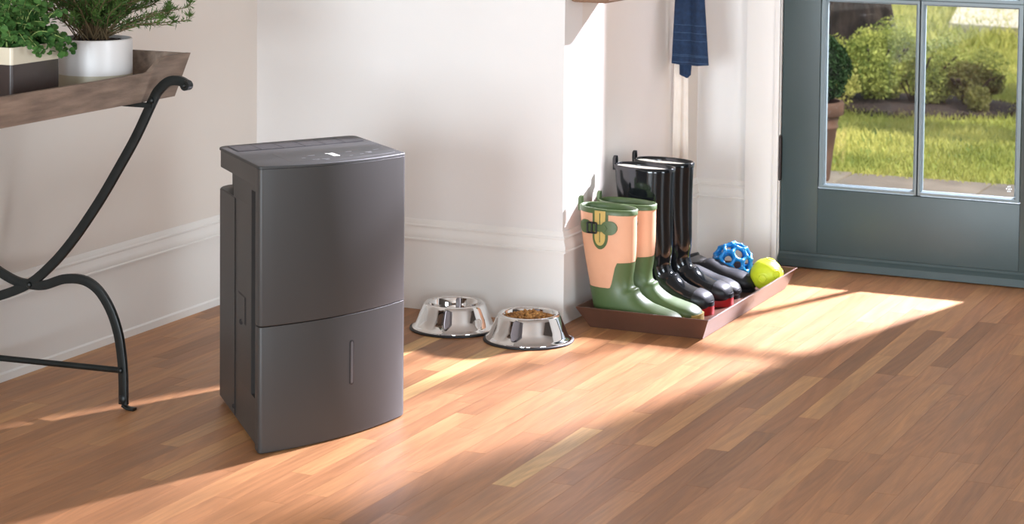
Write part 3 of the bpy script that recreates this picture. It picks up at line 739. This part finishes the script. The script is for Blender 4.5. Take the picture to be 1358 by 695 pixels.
def green_boot(loc, rz, label):
    t = make_boot('rain_boot', label, 'boot', loc, rz, green_rows, gm, gsplit, .013,
                  [('sole', (-.052, .216, .036, .046, .0, .012), GREEN, {}), ('sole_insert', (.10, .2185, .044, .0465, .0035, .0225), YEL, {})], 'green and tan rain boots in the tray', GREEN)
    # expansion gusset with strap and buckle on the outer side
    def side(x, z, off):     # point on the outer surface (towards -y)
        rr = min(interp(green_rows, 6)[:30], key=lambda s_: abs(s_[1]-z)); q = min(.99, abs((x-rr[0])/rr[3])); e = rr[5]
        return (x, -(rr[4]*(1-q**e)**(1/e)+off), z)
    def patch(poly_rows, off, m, name, par=t):
        bm = bmesh.new(); 
        A = [[bm.verts.new(side(x, z, off)) for x, z in row] for row in poly_rows]
        for a, b in zip(A, A[1:]):
            for i in range(len(a)-1): bm.faces.new((a[i], a[i+1], b[i+1], b[i]))
        g = bmesh.ops.extrude_face_region(bm, geom=bm.faces[:]); bmesh.ops.translate(bm, verts=[v for v in g['geom'] if isinstance(v, bmesh.types.BMVert)], vec=(0, .0035, 0))
        return link(name, fixn(bm), m, par)
    cx_ = -.002
    def u_rows(hw, zb, zt):
        R = []
        for i in range(17):
            z = zt-(zt-zb)*(1-(1-i/16)**1.6); k = max(0, (zb+hw*1.5-z)/(hw*1.5)); w2 = hw*math.sqrt(max(.02, 1-k*k)); R.append([(cx_+w2*(j/3-1), z) for j in range(7)])
        return R
    patch(u_rows(.0225, .203, .306), .0016, GREEN, 'gusset_edge'); patch(u_rows(.0155, .213, .306), .0032, YEL, 'gusset', t)
    patch([[(cx_-.0012, .300), (cx_+.0012, .300)], [(cx_-.001, .222), (cx_+.001, .222)]], .0042, GREEN, 'gusset_fold', t)
    def strap(x0, x1, z, h):
        n = 14; R = []
        for i in range(n+1):
            x = x0+(x1-x0)*i/n; d = min(x-x0, x1-x); hh = h*math.sqrt(min(1, max(.03, 1-max(0, 1-d/h)**2))); R.append([(x, z+hh*(j/3-1)) for j in range(7)])
        return R
    s1 = patch(strap(.002, .046, .262, .0185), .006, GREEN, 'strap_tab')
    patch(strap(-.062, .020, .261, .0095), .0085, GREEN, 'strap', t); patch(strap(-.068, -.026, .261, .018), .0058, GREEN, 'strap_tab', t)
    bk = bmesh.new(); p = Vector(side(-.022, .261, .0125))
    for (a, b) in (((-.013, -.0135), (.013, -.0135)), ((.013, -.0135), (.013, .0135)), ((.013, .0135), (-.013, .0135)), ((-.013, .0135), (-.013, -.0135)), ((0, -.0135), (0, .0135))):
        tube(bk, [p+Vector((a[0], 0, a[1])), p+Vector((b[0], 0, b[1]))], .0024, 8)
    link('buckle', bk, mat('black_metal', (.02, .02, .022), .3, metal=.6), t, label='black metal buckle')
    return t
R_ = math.radians
green_boot((-2.150, 5.335, FLZ), R_(-2), 'green and tan buckled rain boot nearest the camera in the tray')
green_boot((-2.135, 5.435, FLZ), R_(2), 'green and tan rain boot just behind the nearest one, mustard toe tip showing')
bmts = {'foot': BLKG, 'rim': BLKG}
def black_boot(loc, rz, label):
    t = make_boot('tall_rain_boot', label, 'boot', loc, rz, black_rows, bmts, None, .010,
                  [('sole', (-.036, .210, .036, .047, .0, .024), RED, {}), ('foxing', (-.038, .2105, .037, .0475, .0240, .036), BLKM, {})], 'tall glossy black rain boots in the tray', WHT)
    # toe cap with a raised edge
    bm = bmesh.new(); rows = [r for r in interp(black_rows, 10) if r[0] > .160 and r[2] > 80]
    rr = [ring(r[0], r[1], r[2], r[3]+.0022, r[4]+.0022, zmin=.012, e=r[5]) for r in rows]; loft(bm, rr); link('toe_cap', fixn(bm), BLKM, t, smooth=True)
    return t
black_boot((-2.132, 5.552, FLZ), R_(-3), 'tall glossy black rain boot with red sole directly behind the green pair')
black_boot((-2.120, 5.672, FLZ), R_(-1), 'tall glossy black rain boot with red sole, the farther one beside the clogs')
def clog(loc, rz, label):
    t = make_boot('rubber_clog', label, 'clog', loc, rz, clog_rows, {'foot': BLKM, 'rim': BLKM}, None, .006,
                  [('sole', (-.078, .200, .036, .045, .0, .014), BLKM, {}), ('foxing', (-.079, .202, .037, .046, .0145, .024), BLKM, {})], 'low black rubber clogs in the tray', mat('grey_lining', srgb(110, 108, 106), .8), thick=.004)
    return t
c1 = clog((-2.125, 5.790, FLZ), R_(-5), 'low black rubber clog next to the tall black boots')
c2 = clog((-2.115, 5.905, FLZ), R_(-7), 'low black rubber clog touching the blue lattice ball')
bm = bmesh.new(); box(bm, -.0065, .0065, -.0005, .0005, -.006, .006); 
o = link('tab_label', bm, mat('label_white', srgb(225, 215, 212), .6), c1, loc=(-.006, -.0402, .068), label='small pale tab with a red mark'); o.rotation_euler = (R_(-12), R_(28), 0)
bm = bmesh.new(); box(bm, -.0035, .0035, -.0008, .0, -.0012, .0025); o2 = link('tab_print', bm, RED, o, loc=(0, -.0006, 0))

# ------------------------------------------------------------------ balls
BLUE = mat('blue_rubber', srgb(0, 118, 184), .35, coat=.2)
t = bmesh.new(); bmesh.ops.create_icosphere(t, subdivisions=1, radius=.060)
V = [v.co.copy() for v in t.verts]; E = [(e.verts[0].index, e.verts[1].index) for e in t.edges]
bm = bmesh.new(); pts = {}; segs = []
for a, b in E:
    p = V[a].lerp(V[b], 1/3).normalized()*.0548; q = V[a].lerp(V[b], 2/3).normalized()*.0548; pts[(a, b)] = p; pts[(b, a)] = q; segs.append((p, q))
for f in t.faces:
    ids = [v.index for v in f.verts]
    for k in range(3):
        v, n1, n2 = ids[k], ids[(k+1) % 3], ids[(k+2) % 3]; segs.append((pts[(v, n1)], pts[(v, n2)]))
t.free()
rotb = Matrix.Rotation(.5, 3, 'X') @ Matrix.Rotation(.35, 3, 'Z')
for p, q in segs:
    p, q = rotb@p, rotb@q; mid = [(p.lerp(q, k/6)).normalized()*.0548 for k in range(7)]
    tube(bm, mid, [.0082, .0062, .0054, .0052, .0054, .0062, .0082], 8)
for p in pts.values(): ball(bm, rotb@p, .0078, 10)
o = link('lattice_ball', bm, BLUE, smooth=True, loc=(-2.012, 5.966, FLZ+.0615)); tag(o, 'blue rubber lattice ball with hexagonal holes at the back of the tray', 'ball')
YB_ = noisy(mat('lime_rubber', (.6, .7, .05), .45), srgb(200, 212, 30), srgb(212, 222, 48), 9)
yb = thing('dog_ball', 'lime yellow rubber ball in the tray near the door', 'ball', (-1.889, 5.905, FLZ+.0478)); yb.rotation_euler = (.3, .2, .6)
bm = bmesh.new(); bmesh.ops.create_icosphere(bm, subdivisions=5, radius=.0465)
ax = [Vector(d).normalized() for d in ((1, 0, .2), (-.6, .9, 0), (-.5, -.9, .1), (0, .15, 1), (.1, -.1, -1), (.35, -.8, .5), (.2, .8, .6))]
for v in bm.verts:
    d = v.co.normalized(); h = 0
    for a in ax:
        g = math.acos(max(-1, min(1, d.dot(a))))
        h += .0016*math.exp(-((g-.33)/.05)**2)
        if g < .62: h -= .0004
    v.co = d*(.0465+h)
link('ball_shell', bm, YB_, yb, smooth=True)
for a in ax[:6]:
    bm = bmesh.new(); q = a.to_track_quat('Z', 'Y'); n = 26
    tube(bm, [q@Vector((.0112*math.cos(2*PI*k/n), .0112*math.sin(2*PI*k/n), .0462)) for k in range(n+1)], .0016, 6, caps=False)
    link('raised_ring', bm, YB_, yb, smooth=True)

# ------------------------------------------------------------------ hanging cloths on the nook wall
DEN = noisy(mat('navy_denim', (.02, .05, .1), .85), srgb(12, 34, 62), srgb(24, 50, 82), 90, .4, 700, (1, 1, 1))
STI = mat('pale_stitching', srgb(70, 94, 120), .8)
def cloth(name, path_top, path_bot, z0, z1, m, nx=40, nz=30, folds=5, amp=.008, th=.0025, bottom=None, phase=0, parent=None):
    bm = bmesh.new(); G = []
    for j in range(nz+1):
        v = j/nz; row = []
        for i in range(nx+1):
            u = i/nx; a = Vector(path_top[0]).lerp(Vector(path_top[1]), u); b = Vector(path_bot[0]).lerp(Vector(path_bot[1]), u); p = a.lerp(b, v)
            zb = z1 if bottom is None else z1+bottom(u); z = z0+(zb-z0)*v
            f = amp*(.5+.5*v)*math.sin(u*PI*2*folds/2+phase+.5*v)+amp*.4*math.sin(u*17+3*v)
            row.append(bm.verts.new((p.x+f*.25, p.y-f, z)))
        G.append(row)
    for j in range(nz):
        for i in range(nx): bm.faces.new((G[j][i], G[j][i+1], G[j+1][i+1], G[j+1][i]))
    fixn(bm); bmesh.ops.solidify(bm, geom=bm.faces[:], thickness=th)
    return link(name, fixn(bm), m, parent, smooth=True), None
TWY = 6.055
tw = thing('denim_towel', 'navy denim towel with pale stitched lines hanging in the nook corner', 'towel', (0, 0, 0))
T0 = ((-2.222, TWY), (-2.160, TWY-.01)); T1 = ((-2.242, TWY), (-2.116, TWY-.03))
def v2(a): return tuple((x, y, 0) for x, y in a)
cloth('towel_cloth', v2(T0), v2(T1), 1.10, .634, DEN, folds=3, amp=.007, bottom=lambda u: -.004*math.sin(u*PI)+.002*u, parent=tw)
cloth('towel_tail', v2(((-2.225, TWY+.012), (-2.178, TWY+.012))), v2(((-2.222, TWY+.012), (-2.186, TWY+.010))), .70, .600, DEN, 12, 10, 1, .003, parent=tw, bottom=lambda u: -.010*min(u/.7, (1-u)/.3)*1.0)
for z in (.751, .728, .705, .662, .658, .640):
    v = (1.10-z)/(1.10-.634); nx = 40; bm = bmesh.new(); rr = []
    pts_ = []
    for i in range(nx+1):
        u = i/nx; a = Vector((*T0[0], 0)).lerp(Vector((*T0[1], 0)), u); b = Vector((*T1[0], 0)).lerp(Vector((*T1[1], 0)), u); p = a.lerp(b, v)
        f = .007*(.5+.5*v)*math.sin(u*PI*3+.5*v)+.007*.4*math.sin(u*17+3*v); pts_.append((p.x+f*.25, p.y-f-.0030, z))
    tube(bm, pts_, .0006, 5); link('stitch_line', bm, STI, tw)
link('hanging_loop', tube(bmesh.new(), spline([(-2.20, TWY, 1.09), (-2.215, TWY, 1.13), (-2.205, TWY, 1.145), (-2.185, TWY, 1.13), (-2.18, TWY, 1.09)], 5), .003, 8), DEN, tw, smooth=True)
CREAM = noisy(mat('cream_linen', (.6, .55, .5), .85), srgb(222, 208, 194), srgb(230, 218, 206), 20, .2, 500)
cloth('linen_cloth', v2(((-2.236, TWY+.022), (-2.205, TWY+.020))), v2(((-2.250, TWY+.035), (-2.196, TWY+.030))), 1.10, .240, CREAM, 30, 24, 3, .005, bottom=lambda u: .0)[0]
lc = bpy.data.objects['linen_cloth']; tag(lc, 'long narrow cream linen cloth hanging behind the navy towel', 'cloth')
def peg(y, z, label):
    t = thing('wall_peg', label, 'hook', (XC, y, z)); link('peg_plate', box(bmesh.new(), .0005, .008, -.018, .018, -.03, .03, bev=.002), BRONZE, t)
    link('peg_hook', tube(bmesh.new(), spline([(.008, 0, .0), (.035, 0, -.012), (.058, 0, -.006), (.066, 0, .014)], 6), .0045, 10), BRONZE, t, smooth=True)
peg(TWY, 1.135, 'dark bronze wall hook carrying the navy towel')
# stand-in bag added to shadow the nook wall, its lower edge just reaching into the frame
peg(5.425, 1.36, 'dark bronze wall hook added to carry the tan stand-in bag')
bag = thing('shadow_casting_bag', 'tan stand-in bag added on the nook wall to cast its shadow, only its lower edge showing', 'bag', (XC+.062, 5.425, 1.34))
BAGM = noisy(mat('bag_canvas', (.3, .22, .15), .85), srgb(126, 98, 78), srgb(140, 112, 90), 40, .3, 600)
link('bag_body', box(bmesh.new(), -.058, .050, -.125, .125, -.475, -.15, bev=.010), BAGM, bag, smooth=True)
link('bag_strap', tube(bmesh.new(), spline([(0, -.11, -.17), (.0, -.05, -.05), (-.012, 0, -.003), (.0, .05, -.05), (0, .11, -.17)], 6), 1, 8, flat=(.004, .012), up=Vector((1, 0, 0))), BAGM, bag, smooth=True)

# ------------------------------------------------------------------ console table
IRON = noisy(mat('black_iron', (.006, .007, .006), .42, spec=.3), (.004, .005, .0045), (.009, .010, .009), 30, .25, 150, dist=.001)
WOOD = noisy(mat('weathered_wood', (.3, .2, .15), .72), srgb(106, 88, 76), srgb(148, 126, 109), 14, .35, 120, (4, .6, 4), dist=.002)
table = thing('console_table', 'console table with weathered wood trough top on curved black iron legs', 'table', (-2.95, 3.6, 0))
tl = Vector((-2.95, 3.6, 0))
def tpart(name, bm, m, parent=table, **kw):
    bmesh.ops.translate(bm, verts=bm.verts, vec=-tl); return link(name, bm, m, parent, **kw)
def frame(Y, s):
    def P(l): return [(x_, Y, z_) for x_, z_ in l]
    fl_ = (.0112, .006)
    tpart('curved_leg', tube(bmesh.new(), spline(P([(-2.634, .7495), (-2.652, .7565), (-2.680, .7535), (-2.706, .733), (-2.722, .709), (-2.765, .628), (-2.812, .553), (-2.870, .466), (-2.940, .375), (-3.000, .312), (-3.064, .262), (-3.146, .227), (-3.176, .222)]), 6), 1, 12, flat=fl_), IRON)
    tpart('curved_leg', tube(bmesh.new(), spline(P([(-3.176, .300), (-3.146, .283), (-3.10, .266), (-3.064, .262), (-3.02, .264), (-2.965, .283), (-2.913, .286), (-2.872, .268), (-2.838, .226), (-2.816, .172), (-2.806, .115), (-2.8025, .070), (-2.802, .030), (-2.802, .012)]), 6), 1, 12, flat=fl_), IRON)
    ft = bmesh.new(); ball(ft, (-2.802, Y, .024), .0125, 16, (.95, .8, 1.15)); tube(ft, [(-2.803, Y, .010), (-2.79, Y, .004), (-2.772, Y, .0035)], 1, 10, flat=(.0035, .008))
    tpart('foot', ft, IRON, smooth=True)
    tpart('stretcher', tube(bmesh.new(), [(-3.18, Y, .079), (-2.806, Y, .089)], .0072, 12), IRON, smooth=True)
    tpart('rear_foot', tube(bmesh.new(), [(-3.18, Y, .0), (-3.18, Y, .69)], 1, 12, flat=fl_), IRON)
    for (x_, z_) in ((-2.722, .709), (-3.058, .262), (-2.806, .090)):
        b = bmesh.new(); ball(b, (x_, Y-.0075, z_), .0072, 14, (1, .7, 1)); tpart('bolt', b, IRON, smooth=True)
    b = bmesh.new(); tube(b, [(-2.634, Y-.009, .7475), (-2.634, Y+.009, .7475)], .0115, 16); ball(b, (-2.634, Y-.009, .7475), .006, 12); tpart('curl_end', b, IRON, smooth=False)
    cb = bmesh.new(); box(cb, -3.18, -2.722, Y-.008, Y+.008, .692, .702); tpart('cross_bar', cb, IRON)
frame(4.031, 1); frame(3.02, 1)
# trough: bottom board, front/back boards with stepped ends, end boards
YA, YE, XF, XK, ZB, ZT = 2.90, 4.160, -2.750, -3.165, .703, .803
tpart('bottom_board', B(XK+.012, XF-.012, YA+.01, YE-.01, ZB, ZB+.014), WOOD)
def long_board(xb, sgn, name='side_board'):
    """flared board whose upper edge steps down between the ends"""
    bm = bmesh.new(); rows = []
    N = 90; fl_ = .030
    for i in range(N+1):
        q = i/N; d = min(q, 1-q)*(YE-YA+.04)
        hi, lo = ZT, ZT-.033
        e = min(1, max(0, (d-.105)/.045)); e = e*e*(3-2*e)
        zt = hi*(1-e)+lo*e; k = (zt-ZB)/(ZT-ZB)
        yb, yt = YA+(YE-YA)*q, (YA-.02)+(YE-YA+.04)*q; y_ = yb+(yt-yb)*k
        rows.append([(xb, yb, ZB), (xb+sgn*fl_*k, y_, zt), (xb+sgn*fl_*k-sgn*.012, y_, zt), (xb-sgn*.012, yb, ZB)])
    loft(bm, rows); return fixn(bm)
tpart('side_board', long_board(XF, 1), WOOD); tpart('side_board', long_board(XK, -1), WOOD)
for ye, s in ((YE, 1), (YA, -1)):
    bm = bmesh.new(); x0, x1 = XK-.0, XF
    loft(bm, [[(x0, ye, ZB), (x0-.029, ye+s*.020, ZT-.0005), (x0-.029, ye+s*.008, ZT-.0005), (x0, ye-s*.012, ZB)], [(x1, ye, ZB), (x1+.029, ye+s*.020, ZT-.0005), (x1+.029, ye+s*.008, ZT-.0005), (x1, ye-s*.012, ZB)]])
    tpart('end_board', fixn(bm), WOOD)
TZ = ZB+.014

# ------------------------------------------------------------------ pots and herbs
def band_mat(name, c1, c2, z, rough=.25):
    m = mat(name, c1, rough+.1, coat=.08); b = m.node_tree.nodes['Principled BSDF']
    tc_ = nd(m, 'ShaderNodeTexCoord'); sp = nd(m, 'ShaderNodeSeparateXYZ'); lk(m, tc_.outputs['Object'], sp.inputs[0])
    gt = nd(m, 'ShaderNodeMath', operation='GREATER_THAN'); gt.inputs[1].default_value = z; lk(m, sp.outputs[2], gt.inputs[0])
    mx_ = nd(m, 'ShaderNodeMix', data_type='RGBA'); lk(m, gt.outputs[0], mx_.inputs[0]); mx_.inputs[6].default_value = (*c2, 1); mx_.inputs[7].default_value = (*c1, 1)
    lk(m, mx_.outputs[2], b.inputs['Base Color']); return m
SOIL = noisy(mat('potting_soil', (.02, .015, .01), .95), srgb(28, 20, 17), srgb(58, 44, 38), 60, .8, 120, dist=.004)
rp = thing('rosemary_pot', 'round white glazed pot with a beige base band holding rosemary', 'potted plant', (-2.945, 4.055, TZ))
PR, PH = .084, .126
rp.location = (-2.872, 4.022, TZ)
link('pot', lathe([(.001, 0), (PR-.003, 0), (PR, .003), (PR, PH-.002), (PR-.002, PH), (PR-.005, PH), (PR-.006, PH-.012), (.001, PH-.012)], 72), band_mat('white_glaze', srgb(212, 206, 202), srgb(178, 168, 146), .047), rp, smooth=False)
bpy.data.objects[rp.children[0].name].data.polygons.foreach_set('use_smooth', [True]*len(rp.children[0].data.polygons))
bm = bmesh.new(); bmesh.ops.create_grid(bm, x_segments=24, y_segments=24, size=PR-.008)
for v in bm.verts:
    r = Vector((v.co.x, v.co.y)).length
    if r > PR-.007: v.co.xy *= (PR-.007)/r
    v.co.z = PH-.008+.006*noise.noise(v.co*60)+.010*max(0, 1-r/.06)
link('soil', bm, SOIL, rp, smooth=True)
STEM = mat('woody_stem', srgb(96, 78, 52), .8); STEMG = mat('green_stem', srgb(132, 150, 84), .6)
def rosemary(parent):
    st = bmesh.new(); V, F = [], []
    for k in range(120):
        a = random.uniform(0, 2*PI); reach = random.uniform(.03, .15); h = random.uniform(.05, .19)
        if k < 14: a = random.uniform(.2, 1.5); reach = random.uniform(.13, .20); h = random.uniform(.03, .08)
        b = Vector((random.gauss(0, .016), random.gauss(0, .016), PH-.004)); e = b+Vector((reach*math.cos(a), reach*math.sin(a), h))
        mid = b.lerp(e, .5)+Vector((0, 0, .015 if k >= 14 else .012))+Vector((random.gauss(0, .008), random.gauss(0, .008), 0))
        if parent.location.x+e.x < XL+.02: e.x = XL+.02-parent.location.x
        if parent.location.x+mid.x < XL+.02: mid.x = XL+.02-parent.location.x
        path = spline([b, mid, e, e+Vector((.01*math.cos(a), .01*math.sin(a), .012))], 9); tube(st, path, [.0016*(1-.6*i/len(path)) for i in range(len(path))], 5)
        for i, p in enumerate(path[5:]):
            for q in range(5):
                d = Vector((random.gauss(0, 1), random.gauss(0, 1), random.gauss(.35, .7))).normalized(); tdir = (path[min(i+6, len(path)-1)]-path[i+4]).normalized()
                d = (d+tdir*.8).normalized(); L = random.uniform(.011, .021); n_ = d.cross(Vector((random.gauss(0, 1), random.gauss(0, 1), random.gauss(0, 1)))).normalized()*.0012
                if parent.location.x+p.x+d.x*L < XL+.004: d.x = abs(d.x)
                i0 = len(V); V += [tuple(p-n_*.5), tuple(p+d*L*.5-n_), tuple(p+d*L), tuple(p+d*L*.5+n_)]; F.append((i0, i0+1, i0+2, i0+3))
    link('stems', st, STEM, parent); pieces('foliage', V, F, leafmat('rosemary_leaf', srgb(42, 66, 30), srgb(92, 120, 56), 25, .2), parent, 'stuff')
rosemary(rp)
sp_ = thing('oregano_pot', 'square cream and brown pot overflowing with round-leaved oregano', 'potted plant', (-2.900, 3.735, TZ))
hs, SH = .083, .136
def rsq(h, r=.008, n=4):
    P = []
    for (cx_, cy_, a0) in ((h-r, h-r, 0), (-h+r, h-r, PI/2), (-h+r, -h+r, PI), (h-r, -h+r, 1.5*PI)):
        for i in range(n+1): a = a0+PI/2*i/n; P.append((cx_+r*math.cos(a), cy_+r*math.sin(a)))
    return P
bm = bmesh.new(); loft(bm, [[(x_, y_, z_) for x_, y_ in rsq(h)] for h, z_ in ((hs-.002, 0), (hs, .003), (hs, SH), (hs-.005, SH), (hs-.006, SH-.015))])
link('pot', fixn(bm), band_mat('cream_glaze', srgb(206, 192, 168), srgb(58, 46, 42), .100), sp_)
link('soil', B(-hs+.006, hs-.006, -hs+.006, hs-.006, SH-.02, SH-.010), SOIL, sp_)
def oregano(parent):
    st = bmesh.new(); V, F = [], []
    def leaf(p, d, s):
        nrm = (Vector((0, 0, 1))*1.0+Vector((random.gauss(0, .5), random.gauss(0, .5), random.gauss(0, .3)))+d*.3+Vector((.35, -.35, 0))).normalized()
        d = (d-nrm*d.dot(nrm)).normalized(); sd = d.cross(nrm)
        i0 = len(V); V.append(tuple(p))
        for q in ((.25, .40), (.55, .52), (.85, .34), (1.02, 0), (.85, -.34), (.55, -.52), (.25, -.40)):
            V.append(tuple(p+d*q[0]*s+sd*q[1]*s+nrm*(s*.12*abs(q[1])/.5-.06*s*q[0]**2)))
        V.append(tuple(p+d*.55*s-nrm*.02*s)); c = i0+8
        for k in range(7): F.append((i0+k, i0+k+1, c))
        F.append((i0+7, i0, c))
    for k in range(135):
        a = random.uniform(0, 2*PI); b = Vector((random.uniform(-.055, .055), random.uniform(-.06, .06), SH-.012))
        reach = random.uniform(.02, .085); h = random.uniform(.02, .13)
        if k < 26: a = random.uniform(-.6, 1.5); reach = random.uniform(.05, .105); h = random.uniform(-.015, .03); b = Vector((random.uniform(.01, .06), random.uniform(-.04, .06), SH-.012))
        e = b+Vector((reach*math.cos(a), reach*math.sin(a), h)); mid = b.lerp(e, .45)+Vector((0, 0, .03))
        path = spline([b, mid, e], 7); tube(st, path, [.0013*(1-.5*i/len(path)) for i in range(len(path))], 5)
        for i in range(3, len(path), 2):
            t_ = (path[min(i+1, len(path)-1)]-path[i-1]).normalized(); s1 = t_.cross(Vector((0, 0, 1))).normalized()
            if i % 4 == 1: s1 = (s1+Vector((0, 0, .8))).normalized()
            for sg in (1, -1): leaf(path[i], (s1*sg+t_*.4).normalized(), random.uniform(.011, .019))
        leaf(path[-1], t_, random.uniform(.009, .016)); leaf(path[-1], (t_+s1).normalized(), .010)
    link('stems', st, STEMG, parent); pieces('foliage', V, F, leafmat('oregano_leaf', srgb(40, 78, 34), srgb(84, 122, 58), 30, .2), parent, 'stuff')
oregano(sp_)
